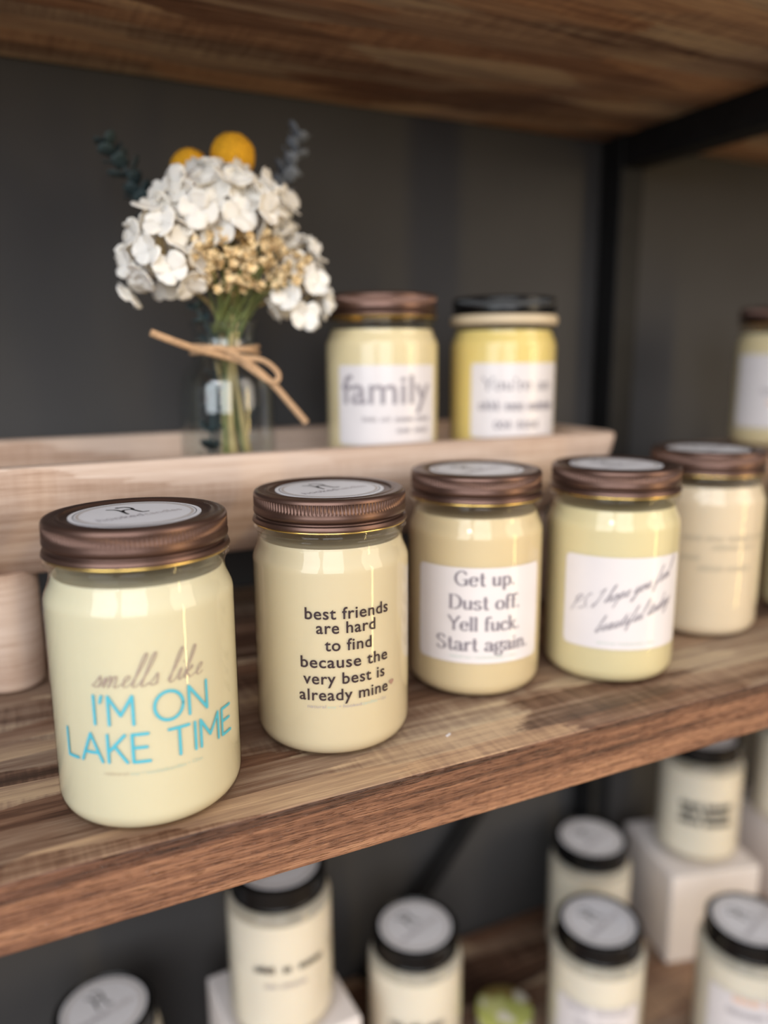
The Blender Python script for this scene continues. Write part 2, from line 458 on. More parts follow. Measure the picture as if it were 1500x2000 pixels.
SERIF = {
    'G': (.95, [S_((.78, .8), (.62, .97), (.42, 1), (.14, .8), (.05, .5), (.14, .2), (.42, 0), (.68, .06), (.78, .2)), L_((.78, .42), (.78, .02)), L_((.55, .42), (.9, .42))]),
    'e': (.6, [L_((.08, .34), (.5, .34)), S_((.5, .34), (.45, .56), (.28, .62), (.1, .5), (.05, .3), (.12, .08), (.3, 0), (.5, .12))]),
    't': (.45, [L_((.2, .9), (.2, .12)), S_((.2, .12), (.28, 0), (.42, .06)), L_((.02, .6), (.4, .6))]),
    'u': (.68, [L_((.12, .62), (.12, .15)), S_((.12, .15), (.2, .02), (.38, .06), (.5, .18)), L_((.52, .62), (.52, 0)), L_((0, .61), (.12, .61)), L_((.4, .61), (.52, .61)), L_((.52, .01), (.62, .01))]),
    'p': (.66, [L_((.12, .62), (.12, -.3)), S_((.14, .5), (.3, .62), (.5, .52), (.56, .31), (.5, .1), (.3, 0), (.14, .12)), L_((0, .61), (.12, .61)), L_((.02, -.29), (.24, -.29))]),
    'D': (.9, [L_((.14, 0), (.14, 1)), S_((.14, .99), (.45, .98), (.72, .8), (.8, .5), (.72, .2), (.45, .02), (.14, .01)), L_((0, .99), (.2, .99)), L_((0, .01), (.2, .01))]),
    's': (.5, [S_(*_s)]), 'S': (.74, [S_(*[(x * 1.55, y * 1.63) for x, y in _s])]),
    'o': (.62, [L_(*ell(.31, .31, .25, .31))]),
    'f': (.4, [L_((.16, 0), (.16, .78)), S_((.16, .78), (.22, .95), (.36, 1.0), (.46, .92)), L_((.02, .6), (.36, .6)), L_((.04, .01), (.3, .01))]),
    'Y': (.84, [L_((.04, 1), (.42, .48)), L_((.8, 1), (.42, .48)), L_((.42, .48), (.42, 0)), L_((-.05, .99), (.18, .99)), L_((.66, .99), (.9, .99)), L_((.3, .01), (.55, .01))]),
    'l': (.28, [L_((.12, 1), (.12, 0)), L_((0, .99), (.12, .99)), L_((0, .01), (.25, .01))]),
    'c': (.54, [S_((.48, .48), (.38, .6), (.26, .62), (.1, .5), (.05, .3), (.12, .08), (.3, 0), (.48, .12))]),
    'k': (.66, [L_((.12, 1), (.12, 0)), L_((0, .99), (.12, .99)), L_((0, .01), (.24, .01)), L_((.5, .61), (.14, .26)), L_((.26, .38), (.54, 0)), L_((.38, .61), (.6, .61)), L_((.44, .01), (.64, .01))]),
    'a': (.6, [S_((.08, .48), (.16, .6), (.3, .62), (.42, .52), (.44, .4)), L_((.44, .45), (.44, .08)), S_((.44, .08), (.5, 0), (.58, .06)), S_((.44, .36), (.24, .3), (.06, .2), (.08, .04), (.24, 0), (.42, .12))]),
    'r': (.44, [L_((.12, .62), (.12, 0)), L_((0, .61), (.12, .61)), L_((0, .01), (.26, .01)), S_((.14, .4), (.22, .56), (.34, .62), (.4, .56))]),
    'g': (.6, [L_(*ell(.26, .4, .2, .21)), S_((.14, .22), (.08, .1), (.2, .04), (.4, .02), (.5, -.1), (.4, -.28), (.2, -.3), (.06, -.2), (.14, -.04)), S_((.42, .56), (.52, .64), (.58, .6))]),
    'i': (.28, [L_((.12, .62), (.12, 0)), L_((0, .61), (.12, .61)), L_((0, .01), (.24, .01)), ('D', (.12, .85))]),
    'n': (.68, [L_((.12, .62), (.12, 0)), L_((0, .61), (.12, .61)), L_((0, .01), (.24, .01)), S_((.14, .42), (.24, .57), (.38, .62), (.5, .52)), L_((.51, .5), (.51, 0)), L_((.4, .01), (.64, .01))]),
    "'": (.2, [L_((.1, 1), (.06, .75))]), '.': (.24, [('D', (.1, .06))])}


def fit(bm, geom_from, width, height_scale, u0, v0, rise=0.0):
    """scale the verts added since index geom_from so that they span `width`, centred on u0, baseline v0"""
    bm.verts.ensure_lookup_table()
    vs = bm.verts[geom_from:]
    a = min(v.co.x for v in vs); b = max(v.co.x for v in vs)
    s = width / (b - a)
    for v in vs:
        x = (v.co.x - (a + b) / 2) * s
        v.co = Vector((u0 + x, v0 + v.co.y * height_scale + rise * x, 0))


def caps_text(bm, text, width, h, u0, v0, stroke, mat=0):
    i0 = len(bm.verts); x = 0
    for ch in text:
        if ch == ' ': x += .5; continue
        wd, st = CAPS[ch]
        for s in st: ribbon(bm, [(p[0] + x, p[1]) for p in s], stroke / h, mat=mat)
        x += wd + .24
    fit(bm, i0, width, h, u0, v0)


def script_text(bm, text, width, xh, u0, v0, stroke, shear=.3, rise=0.0, mat=0, thin=0.35):
    i0 = len(bm.verts); x = 0
    for ch in text:
        if ch == ' ': x += .6; continue
        wd, st = SCRIPT[ch]
        for s in st:
            pp = spline([(p[0] + x, p[1]) for p in s], 7)
            ribbon(bm, [(p[0] + shear * p[1], p[1]) for p in pp], stroke / xh, stroke / xh * thin if thin < .6 else None, mat=mat)
        x += wd
    fit(bm, i0, width, xh, u0, v0, rise)


def serif_text(bm, text, width, cap, u0, v0, thick=.19, thin=.06, mat=0):
    i0 = len(bm.verts); x = 0
    for ch in text:
        if ch == ' ': x += .38; continue
        wd, st = SERIF[ch]
        for kind, p in st:
            if kind == 'D': dot(bm, p[0] + x, p[1], .085, mat)
            else:
                pts = spline(p, 6) if kind == 'S' else p
                ribbon(bm, [(q[0] + x, q[1]) for q in pts], thick, thin, mat)
        x += wd + .04
    fit(bm, i0, width, cap, u0, v0)


def font_text(bm, text, width, h, u0, v0, mat=0, bold=0.0, space=1.0):
    """Blender's own font; h = height of a capital / ascender"""
    cu = bpy.data.curves.new('t', 'FONT')
    cu.body = text; cu.size = 1.0; cu.resolution_u = 4; cu.offset = bold; cu.space_character = space
    ob = bpy.data.objects.new('t', cu); COL.objects.link(ob)
    bpy.context.view_layer.update()
    me = bpy.data.meshes.new_from_object(ob.evaluated_get(bpy.context.evaluated_depsgraph_get()))
    i0 = len(bm.verts); f0 = len(bm.faces)
    bm.from_mesh(me)
    bm.faces.ensure_lookup_table()
    for f in bm.faces[f0:]: f.material_index = mat
    bpy.data.objects.remove(ob); bpy.data.curves.remove(cu); bpy.data.meshes.remove(me)
    fit(bm, i0, width, h / 0.73, u0, v0)


def word_marks(bm, widths, xh, u0, v0, stroke, gap=0.0025, mat=0, seed=1):
    """rows of words too blurred to read: upright letter-sized marks"""
    rnd = random.Random(seed)
    x = u0 - (sum(widths) + gap * (len(widths) - 1)) / 2
    for wd in widths:
        n = max(2, int(wd / (xh * .75)))
        for k in range(n):
            cx = x + (k + .5) * wd / n
            hh = xh * rnd.choice((1, 1, 1, 1.45))
            if rnd.random() < .5:
                ribbon(bm, [(px, py) for px, py in ell(cx, v0 + xh / 2, wd / n * .36, xh / 2, 12)], stroke, mat=mat)
            else:
                ribbon(bm, [(cx - wd / n * .2, v0), (cx - wd / n * .2, v0 + hh)], stroke, mat=mat)
                ribbon(bm, [(cx + wd / n * .2, v0), (cx + wd / n * .2, v0 + xh), (cx - wd / n * .2, v0 + xh * .8)], stroke, mat=mat)
        x += wd + gap


def wrap(bm, R, az, step=0.0012):
    """bend the XY plane round a cylinder of radius R; x=0 goes to azimuth az (degrees)"""
    xs = [v.co.x for v in bm.verts]
    a, b = min(xs), max(xs)
    k = int((b - a) / step) + 1
    for i in range(1, k):
        x = a + (b - a) * i / k
        bmesh.ops.bisect_plane(bm, geom=bm.verts[:] + bm.edges[:] + bm.faces[:], plane_co=(x, 0, 0), plane_no=(1, 0, 0), dist=1e-7)
    for v in bm.verts:
        t = math.radians(az) + v.co.x / R
        v.co = Vector((R * math.cos(t), R * math.sin(t), v.co.y))
    return bm


def label_patch(w_, h_, corner, R, az, z0, mat=0):
    """rounded rectangle of paper on a cylinder"""
    bm = bmesh.new()
    pts = []
    for cx, cy, a0 in ((w_ / 2 - corner, h_ - corner, 0), (-w_ / 2 + corner, h_ - corner, 90), (-w_ / 2 + corner, corner, 180), (w_ / 2 - corner, corner, 270)):
        for k in range(7):
            a = math.radians(a0 + 15 * k)
            pts.append((cx + corner * math.cos(a), z0 + cy + corner * math.sin(a)))
    bm.faces.new([bm.verts.new((x, y, 0)) for x, y in pts])
    wrap(bm, R, az, 0.002)
    return bm


LIFT = 0.0002          # hair's breadth between resting things

# ------------------------------------------------------------------ the setting
def struct(name, bm, mat):
    o = add_obj(name, bm, mat, smooth=False)
    o['kind'] = 'structure'
    return o


ZU = 0.3869            # underside of the upper shelf
ZL = -0.417            # top of the lower shelf
YB = 0.33              # back of the shelves
b = bmesh.new(); box(b, -2.2, 3.2, YB + 0.004, YB + 0.10, -1.0, 1.7)
struct('wall_back', b, M['wall'])
b = bmesh.new(); box(b, -2.2, 3.2, -3.4, YB + 0.10, -1.05, -1.0)
struct('floor', b, M['floor'])

# ------------------------------------------------------------------ the shelf unit
rack = thing('shelf_rack', 'industrial shelf rack of dark reclaimed wood boards on black iron posts', 'shelf', (0.4, 0.165, -1.0))
X0, X1 = -0.62, 1.52


def board(z0, z1, mat='wood_top'):
    bm = bmesh.new()
    box(bm, X0 + 0.03 - 0.4, X1 - 0.03 - 0.4, -0.165, YB - 0.165, z0 + 1.0, z1 + 1.0, 0.0012, 2)
    for f in bm.faces:
        if abs(f.normal.y) > 0.5: f.material_index = 1
    bm.normal_update()
    for f in bm.faces:
        f.material_index = 1 if f.normal.y < -0.5 or f.normal.y > 0.5 else 0
    return add_obj('shelf_board', bm, [M[mat], M['wood_edge']], rack, smooth=False)


board(ZU, ZU + 0.03, 'wood_upper_lit')
board(-0.0305, 0.0)
board(ZL - 0.03, ZL)


def post(x, y):
    bm = bmesh.new()
    box(bm, x - 0.4, x + 0.028 - 0.4, y - 0.165, y + 0.028 - 0.165, 0.0003, ZU + 1.45, 0.001, 1)
    add_obj('post', bm, M['iron'], rack, smooth=False)


PX = 0.538
for px in (PX, X0, X1 - 0.028):
    for py in (YB - 0.028, 0.004):
        post(px, py)
    for zz in (ZU, -0.0305, ZL - 0.03):
        bm = bmesh.new()
        box(bm, px - 0.4 + 0.001, px - 0.4 + 0.027, 0.032 - 0.165, YB - 0.028 - 0.165, zz - 0.028 + 1.0, zz + 1.0, 0.001, 1)
        add_obj('side_rail', bm, M['iron'], rack, smooth=False)
# flat cross brace behind the lower bay
bm = bmesh.new()
a, c = Vector((-0.115, YB - 0.012 - 0.165, ZL + 1.03)), Vector((0.115, YB - 0.012 - 0.165, 1.0 - 0.06))
a, c = Vector((0.28 - .4, .318 - .165, ZL + 1.0)), Vector((0.60 - .4, .318 - .165, 1.0 - .0305))
d = (c - a).normalized(); nrm = Vector((-d.z, 0, d.x)) * 0.009
vs = []
for yy in (0, 0.005):
    for q in (a - nrm, c - nrm, c + nrm, a + nrm): vs.append(bm.verts.new(q + Vector((0, yy, 0))))
for i in ((0, 1, 2, 3), (7, 6, 5, 4), (0, 4, 5, 1), (1, 5, 6, 2), (2, 6, 7, 3), (3, 7, 4, 0)): bm.faces.new([vs[j] for j in i])
add_obj('cross_brace', bm, M['iron'], rack, smooth=False)

# ------------------------------------------------------------------ wooden tray on feet
tray = thing('wooden_tray', 'long whitewashed wooden tray on bun feet holding the vase', 'tray', (0.18, 0.23, LIFT))


def rrect(hx, hy, r, n=6):
    out = []
    for cx, cy, a0 in ((hx - r, hy - r, 0), (-hx + r, hy - r, 90), (-hx + r, -hy + r, 180), (hx - r, -hy + r, 270)):
        for k in range(n + 1):
            a = math.radians(a0 + 90 * k / n)
            out.append((cx + r * math.cos(a), cy + r * math.sin(a)))
    return out


bm = bmesh.new()
# (half x, half y, corner radius, z): outside from the underside up, over the rim, down the inside
levels = [(0.188, 0.044, 0.02, 0.0685), (0.194, 0.0465, 0.022, 0.0695), (0.208, 0.0575, 0.02, 0.082), (0.219, 0.0675, 0.018, 0.095),
          (0.226, 0.0755, 0.015, 0.107), (0.2300, 0.0790, 0.013, 0.1140), (0.2325, 0.0798, 0.012, 0.122), (0.2345, 0.080, 0.011, 0.1320), (0.2338, 0.0792, 0.011, 0.1340),
          (0.2318, 0.0775, 0.010, 0.1346), (0.2262, 0.0712, 0.009, 0.1346), (0.2240, 0.0695, 0.009, 0.1335), (0.2160, 0.068, 0.009, 0.118), (0.2070, 0.066, 0.010, 0.104)]
rings = []
for hx, hy, r, z in levels:
    rings.append([bm.verts.new((x, y, z + 0.0007 * noise.noise(Vector((x * 30, y * 30, z * 30))))) for x, y in rrect(hx, hy, r)])
for p, q in zip(rings, rings[1:]):
    for k in range(len(p)):
        bm.faces.new((p[k], p[(k + 1) % len(p)], q[(k + 1) % len(p)], q[k]))
bm.faces.new(rings[0][::-1]); bm.faces.new(rings[-1])
add_obj('tray_body', bm, M['tray_wood'], tray)
for fx in (-0.182, 0.182):
    for fy in (-0.033, 0.033):
        bm = lathe([(0, 0), (.014, 0), (.0172, .002), (.0185, .007), (.0187, .03), (.0185, .06), (.0185, .071), (0, .071)], 40)
        bmesh.ops.translate(bm, verts=bm.verts, vec=(fx, fy, 0))
        add_obj('foot', bm, M['tray_wood'], tray)

# whitewashed block in the bay on the right
bm = bmesh.new(); box(bm, -.075, .075, -.052, .052, 0, .1045, .003, 3)
blk = add_obj('wooden_block', bm, M['tray_wood'], smooth=False)
blk.location = (0.667, 0.219, LIFT)
tag(blk, 'whitewashed wooden block on the middle shelf at right edge', 'display block')

# ------------------------------------------------------------------ mason candle jars
R = 0.039
RN = 0.0358
base_curve = [(R - 0.0078 + 0.0078 * math.sin(a), 0.0105 - 0.0105 * math.cos(a)) for a in [PI / 2 * k / 10 for k in range(11)]]
sh = [(RN + (R - RN) * (1 - math.cos(PI * k / 10)) / 2, 0.1045 - 0.0125 * (k / 10) ** 0.9) for k in range(11)]
outer = [(0, 0.0012), (0.026, 0.0012), (0.0285, 0.0)] + base_curve + [(R, 0.05)] + sh[::-1] + [
    (0.0354, 0.1050), (0.0360, 0.1056), (0.0362, 0.1062), (0.0359, 0.1068), (0.0360, 0.1074), (0.0372, 0.1080), (0.0378, 0.1088), (0.0376, 0.1096), (0.0366, 0.1104), (0.0350, 0.1112), (0.0345, 0.1125), (0.0345, 0.1200)]
ins = lambda pts, d: [(max(0, r - d), z) for r, z in pts]
inner = [(0.0325, 0.1200), (0.0325, 0.1125), (0.0336, 0.1092), (0.0332, 0.1060)] + ins(sh, 0.0012)[:1] + ins(sh, 0.0003)[1:] + [(R - 0.0003, 0.05)]
inner += [(R - 0.0078 + 0.0075 * math.sin(a), 0.0105 - 0.0092 * math.cos(a)) for a in [PI / 2 * k / 8 for k in range(8, -1, -1)]] + [(0, 0.0014)]
JAR = lathe(outer + inner, 96, cap0=False, cap1=False)
j_ = add_obj('jar', JAR, M['glass']); JAR_ME = j_.data; bpy.data.objects.remove(j_)
wx = [(0, 0.0016)] + [(R - 0.0078 + 0.0074 * math.sin(a), 0.0105 - 0.0089 * math.cos(a)) for a in [PI / 2 * k / 8 for k in range(9)]]
wx += [(R - 0.0004, 0.05)] + [(r - 0.0004 - 0.0009 * max(0, z - .096) / .0085, z) for r, z in sh[::-1] if z < .1032] + [(0.0345, 0.1034), (0.0335, 0.1032), (0.030, 0.1028), (0.02, 0.1026), (0, 0.1026)]


def wax_mesh(mat):
    o = add_obj('wax', lathe(wx, 96, cap0=False, cap1=False), mat)
    me = o.data; bpy.data.objects.remove(o); return me


SEG = 134 * 4
lp = [(0, 0.1258), (0.0295, 0.1258), (0.0302, 0.1261), (0.0306, 0.1267), (0.0312, 0.1268), (0.0320, 0.1264), (0.0328, 0.1266), (0.0350, 0.1267),
      (0.0362, 0.1265), (0.0369, 0.1260), (0.0373, 0.1252), (0.0374, 0.1244), (0.0374, 0.1242), (0.0374, 0.1206), (0.0374, 0.1198), (0.0373, 0.1192),
      (0.0376, 0.1182), (0.0376, 0.1168), (0.0373, 0.1160), (0.0359, 0.1154), (0.0356, 0.1149), (0.0359, 0.1143), (0.0376, 0.1140), (0.0380, 0.1130),
      (0.0382, 0.1121), (0.0380, 0.1118), (0.0366, 0.1118), (0.0354, 0.1126), (0.0350, 0.1225), (0.0, 0.1235)]
KN = [0, 1, 1, 0]


def knurl(i, k):
    return -0.0006 * KN[k % 4] if i in (12, 13) else 0.0


def lid_mesh(mat):
    k = len(lp) - 3
    bm = lathe(lp[:k], SEG, None, False, False, knurl)
    lathe(lp[k - 1:], SEG, bm, False, False, mat=1)
    bmesh.ops.remove_doubles(bm, verts=bm.verts, dist=1e-6)
    o = add_obj('lid', bm, [mat, M['gold']], angle=0.9)
    me = o.data; bpy.data.objects.remove(o); return me


LID_ME = lid_mesh(M['lid_bronze'])
LIDK_ME = lid_mesh(M['lid_black'])


def rim_mesh(mat, rr=0.0374, z=0.1113, t=0.00045, flat=1.0):
    prof = [(rr + t * math.cos(a), z + flat * t * math.sin(a)) for a in [2 * PI * k / 10 for k in range(11)]]
    o = add_obj('gold_rim', lathe(prof, 96, cap0=False, cap1=False), mat)
    me = o.data; bpy.data.objects.remove(o); return me


RIM_ME = rim_mesh(M['gold'], 0.0371)
RIMC_ME = rim_mesh(M['cream_rim'], 0.0376, 0.1105, 0.0016, 2.2)


def sticker_mesh(z, rad=0.0268, simple=False):
    k = rad / 0.0268
    bm = bmesh.new()
    def ring(r0, r1, zz, mat):
        n = 72
        if r0 == 0:
            bm.faces.new([bm.verts.new((r1 * math.cos(2 * PI * i / n), r1 * math.sin(2 * PI * i / n), zz)) for i in range(n)]).material_index = mat
            return
        a = [bm.verts.new((r0 * math.cos(2 * PI * i / n), r0 * math.sin(2 * PI * i / n), zz)) for i in range(n)]
        c = [bm.verts.new((r1 * math.cos(2 * PI * i / n), r1 * math.sin(2 * PI * i / n), zz)) for i in range(n)]
        for i in range(n): bm.faces.new((a[i], c[i], c[(i + 1) % n], a[(i + 1) % n])).material_index = mat
    # paper disc with an edge
    lathe([(0, z), (rad, z), (rad, z + 0.0002), (0, z + 0.0002)], 72, bm, False, False)
    t = z + 0.00026
    ring(0.0246 * k, 0.02495 * k, t, 1)
    ring(0.0226 * k, 0.0238 * k, t, 2)
    tx = bmesh.new()
    # hooked letter h mark
    s = 0.0011
    h = [[(-3.2, 4.2), (-1.6, 3.2), (-1.7, 0)], [(-1.7, 1.2), (-.6, 2.6), (1.2, 2.5), (1.6, 1.2), (1.9, .2), (3.2, .1)], [(-.4, 4.6), (1.2, 4.4), (1.9, 3.4), (1.6, 2.4)]]
    for p in h: ribbon(tx, [(q[0] * s * 1.7, q[1] * s * 3.1 + .0005) for q in spline(p, 6)], 0.0013, mat=1)
    dot(tx, -.7 * s, 4.6 * s * 3.1 + .0005, .0011, 1)
    font_text(tx, 'hooked', 0.0190, 0.0052, -0.0088, -0.0068, mat=3)
    font_text(tx, 'candles', 0.0165, 0.0052, 0.0098, -0.0068, mat=4)
    rot = Matrix.Rotation(math.radians(17), 4, 'Z')
    for v in tx.verts:
        v.co = rot @ Vector((v.co.x * k, v.co.y * k, 0)) + Vector((0, 0, t))
    me = bpy.data.meshes.new('x'); tx.to_mesh(me); tx.free()
    bm.from_mesh(me); bpy.data.meshes.remove(me)
    o = add_obj('lid_sticker', bm, [M['sticker'], M['ink'], M['sticker_tan'], M['ink_grey'], M['ink_soft']], smooth=False)
    me = o.data; bpy.data.objects.remove(o); return me


STICK_ME = sticker_mesh(0.1258)


def mason(x, y, z, wax, label, group=None, lid=None, stick=True, rim=None, turn=0.0):
    t = thing('candle_jar', label, 'candle', (x, y, z + LIFT), 0, group)
    link_mesh('jar', JAR_ME, t)
    link_mesh('wax', wax_mesh(M[wax]), t)
    l = link_mesh('lid', lid or LID_ME, t)
    link_mesh('gold_rim' if rim is None else 'rim', rim or RIM_ME, l)
    if stick:
        s = link_mesh('lid_sticker', STICK_ME, l)
        s.rotation_euler.z = math.radians(turn)
    return t


G1 = 'candle jars along the middle shelf'
deg = lambda d: math.radians(d) * R
RT = R + 0.0001

# 1: lake time
j1 = mason(0.0529, 0.0421, 0, 'wax_lake', 'glass jar candle with sky blue lake time lettering, nearest at left', G1)
bm = bmesh.new()
AZ = -97.0
script_text(bm, 'smells like', deg(66), 0.0048, 0, 0.0652, 0.00045, shear=.30, mat=0, thin=.3)
caps_text(bm, "I'M ON", deg(69), 0.0118, deg(1), 0.0497, 0.0013, mat=1)
caps_text(bm, 'LAKE TIME', deg(113), 0.0116, deg(0.5), 0.0338, 0.0013, mat=1)
font_text(bm, 'natural ', deg(14), 0.0016, deg(-22), 0.0283, mat=2)
font_text(bm, 'soy • hookedcandles • 12oz', deg(43), 0.0016, deg(8), 0.0283, mat=3)
wrap(bm, RT, AZ)
add_obj('printing', bm, [M['ink_taupe'], M['ink_cyan'], M['ink_faint'], M['ink_teal']], j1, smooth=False)['label'] = 'sky blue and taupe lettering'

# 2: best friends
j2 = mason(0.1485, 0.0627, 0, 'wax_friend', 'glass jar candle with six dark lines about best friends, second from left', G1, turn=-4)
bm = bmesh.new()
AZ = -101.6
for txt, a0, a1, z in (('best friends', -130.6, -69.3, .0716), ('are hard', -122.9, -80.6, .0647), ('to find', -117.2, -83.7, .0563),
                       ('because the', -134.5, -70.0, .0480), ('very best is', -132.9, -72.7, .0399), ('already mine', -136.0, -69.7, .0318)):
    font_text(bm, txt, deg(a1 - a0), 0.0059, deg((a0 + a1) / 2 - AZ), z, 0, bold=0.013, space=1.08)
hx, hz = deg(-65.6 - AZ), 0.0352
hp = [(16 * math.sin(t) ** 3, 13 * math.cos(t) - 5 * math.cos(2 * t) - 2 * math.cos(3 * t) - math.cos(4 * t)) for t in [2 * PI * k / 32 for k in range(32)]]
bm.faces.new([bm.verts.new((hx + p * 0.0001, hz + q * 0.0001, 0)) for p, q in hp]).material_index = 1
font_text(bm, 'natural', deg(13), 0.0017, deg(-123.7 - AZ), 0.0279, 2)
font_text(bm, 'soy', deg(6), 0.0013, deg(-113 - AZ), 0.0279, 3)
font_text(bm, '• hooked', deg(16), 0.0017, deg(-100 - AZ), 0.0279, 2)
font_text(bm, 'candles', deg(12), 0.0017, deg(-85.5 - AZ), 0.0279, 3)
font_text(bm, '• 12oz', deg(7), 0.0017, deg(-75 - AZ), 0.0279, 2)
wrap(bm, RT, AZ)
add_obj('printing', bm, [M['ink_brown'], M['heart'], M['ink_soft'], M['ink_teal']], j2, smooth=False)['label'] = 'dark brown lettering'

# 3: get up
j3 = mason(0.249, 0.0868, 0, 'wax_getup', 'glass jar candle with four serif lines beginning Get up on white label', G1, turn=5)
AZ = -116.4
lb = add_obj('label', label_patch(deg(114), 0.0545, 0.0035, R + 0.0003, AZ, 0.0230), M['label'], j3)
lb['label'] = 'white rectangular label'
bm = bmesh.new()
for txt, a0, a1, z in (('Get up.', -138.8, -88.9, .0676), ('Dust off.', -143.2, -83.5, .0542), ('Yell fuck.', -144.2, -83.0, .0420), ('Start again.', -154.2, -73.5, .0304)):
    serif_text(bm, txt, deg(a1 - a0), 0.0080, deg((a0 + a1) / 2 - AZ), z)
font_text(bm, 'natural soy • hookedcandles • 12oz', deg(57), 0.0016, deg(-113.4 - AZ), 0.0262, 1)
wrap(bm, R + 0.0006, AZ)
add_obj('printing', bm, [M['ink_grey'], M['ink_teal']], lb, smooth=False)

# 4: handwriting
j4 = mason(0.3336, 0.0655, 0, 'wax_ps', 'glass jar candle with slanted handwriting on white label', G1, turn=-6)
AZ = -116.0
lb = add_obj('label', label_patch(deg(112), 0.0545, 0.0035, R + 0.0003, AZ, 0.0235), M['label'], j4)
bm = bmesh.new()
script_text(bm, 'P.S. I hope you feel', deg(96), 0.0034, deg(-1), 0.0560, 0.00055, shear=.45, rise=.36, thin=.6)
script_text(bm, 'beautiful today', deg(70), 0.0034, deg(8), 0.0415, 0.00055, shear=.45, rise=.36, thin=.6)
font_text(bm, 'natural soy • hookedcandles • 12oz', deg(50), 0.0016, deg(0), 0.0268, 1)
wrap(bm, R + 0.0006, AZ)
add_obj('printing', bm, [M['ink_mid'], M['ink_teal']], lb, smooth=False)

# 5: four faint lines printed on the glass
j5 = mason(0.4444, 0.0966, 0, 'wax_beige', 'beige wax jar candle with faint grey lines, behind the handwriting jar', G1, turn=8)
AZ = -110.0
bm = bmesh.new()
word_marks(bm, [.012, .012, .018, .010], 0.0027, deg(-2), .0690, .0006, seed=3)
word_marks(bm, [.018, .009], 0.0025, deg(4), .0632, .0006, seed=4)
word_marks(bm, [.013], 0.0025, deg(-38), .0555, .0006, seed=5)
word_marks(bm, [.016, .018], 0.0025, deg(-3), .0488, .0006, seed=6)
wrap(bm, RT, AZ)
add_obj('printing', bm, [M['ink_faint']], j5, smooth=False)

# 6: next jar at the right border
j6 = mason(0.553, 0.084, 0, 'wax_ps', 'yellow wax jar candle cut off by the right edge beside the beige candle', G1)

# jars in the tray
G2 = 'candle jars standing in the wooden tray'
ZT = 0.1042
k1 = mason(0.2477, 0.2087, ZT, 'wax_family', 'brown-lidded jar candle reading family in the wooden tray', G2)
AZ = -108.5
lb = add_obj('label', label_patch(deg(109), 0.0525, 0.0025, R + 0.0003, AZ, 0.0275), M['label'], k1)
bm = bmesh.new()
font_text(bm, 'family', deg(96), 0.0195, deg(-2), .0550, 0, space=1.0, bold=0.012)
word_marks(bm, [.010, .007, .013, .012], 0.0024, deg(9), .0435, .0006, mat=1, seed=11)
word_marks(bm, [.010, .012], 0.0024, deg(25), .0360, .0006, mat=1, seed=12)
wrap(bm, R + 0.0006, AZ)
add_obj('printing', bm, [M['ink_mid'], M['ink_soft']], lb, smooth=False)

k2 = mason(0.3448, 0.2032, ZT, 'wax_yellow', 'black-lidded yellow wax jar candle in the wooden tray', G2, lid=LIDK_ME, stick=False, rim=RIMC_ME)
AZ = -105.5
lb = add_obj('label', label_patch(deg(106), 0.0525, 0.0025, R + 0.0003, AZ, 0.0280), M['label'], k2)
bm = bmesh.new()
serif_text(bm, "You're an", deg(80), 0.0085, deg(-1), .0620, thick=.12)
word_marks(bm, [.016, .014, .024], 0.0044, deg(0), .0480, .0009, gap=.003, seed=21)
word_marks(bm, [.013, .018], 0.0050, deg(-2), .0350, .0009, gap=.003, seed=22)
wrap(bm, R + 0.0006, AZ)
add_obj('printing', bm, [M['ink_grey']], lb, smooth=False)

# jar on the block at the right border
k3 = mason(0.663, 0.2163, 0.1047, 'wax_family', 'white-labelled jar candle on the wooden block at right edge', None)
AZ = -125
lb = add_obj('label', label_patch(deg(150), 0.066, 0.003, R + 0.0003, AZ, 0.0190), M['label'], k3)
bm = bmesh.new()
word_marks(bm, [.012, .02, .014], 0.004, 0, .050, .0008, seed=31)
word_marks(bm, [.02, .016], 0.004, 0, .040, .0008, mat=1, seed=32)
wrap(bm, R + 0.0006, AZ)
add_obj('printing', bm, [M['ink_soft'], M['ink_orange']], lb, smooth=False)

# ------------------------------------------------------------------ tumbler candles with black lids on the lower shelf
RB = 0.0415
RL = 0.0362
to = [(0, 0.001), (0.033, 0.001), (0.035, 0)] + [(RB - 0.004 + 0.004 * math.sin(a), 0.004 - 0.004 * math.cos(a)) for a in [PI / 2 * k / 5 for k in range(6)]]
to += [(RB, 0.05), (RB, 0.1005), (RB - 0.0005, 0.103), (RB - 0.0018, 0.1052), (RB - 0.0042, 0.1068), (RL - 0.001, 0.1075), (RL - 0.001, 0.120)]
ti = [(RL - 0.003, 0.120), (RL - 0.003, 0.1060), (RB - 0.0042, 0.1055), (RB - 0.0012, 0.1005), (RB - 0.0007, 0.05), (RB - 0.0007, 0.008), (RB - 0.004, 0.005), (0, 0.005)]
o = add_obj('jar', lathe(to + ti, 72, cap0=False, cap1=False), M['glass']); TUMB_ME = o.data; bpy.data.objects.remove(o)
tw = [(0, 0.0055), (RB - 0.0045, 0.0055), (RB - 0.0012, 0.0085), (RB - 0.0012, 0.05), (RB - 0.0012, 0.0985), (RB - 0.006, 0.099), (0, 0.0985)]
o = add_obj('wax', lathe(tw, 72, cap0=False, cap1=False), M['wax_white']); TWAX_ME = o.data; bpy.data.objects.remove(o)
tl = [(0, 0.1242), (RL - 0.003, 0.1242), (RL - 0.0024, 0.1250), (RL - 0.001, 0.1250), (RL, 0.1240), (RL + 0.0002, 0.118), (RL + 0.0004, 0.1110), (RL + 0.001, 0.1102), (RL + 0.001, 0.1084),
      (RL - 0.0006, 0.1082), (RL - 0.0008, 0.1215), (0, 0.1218)]
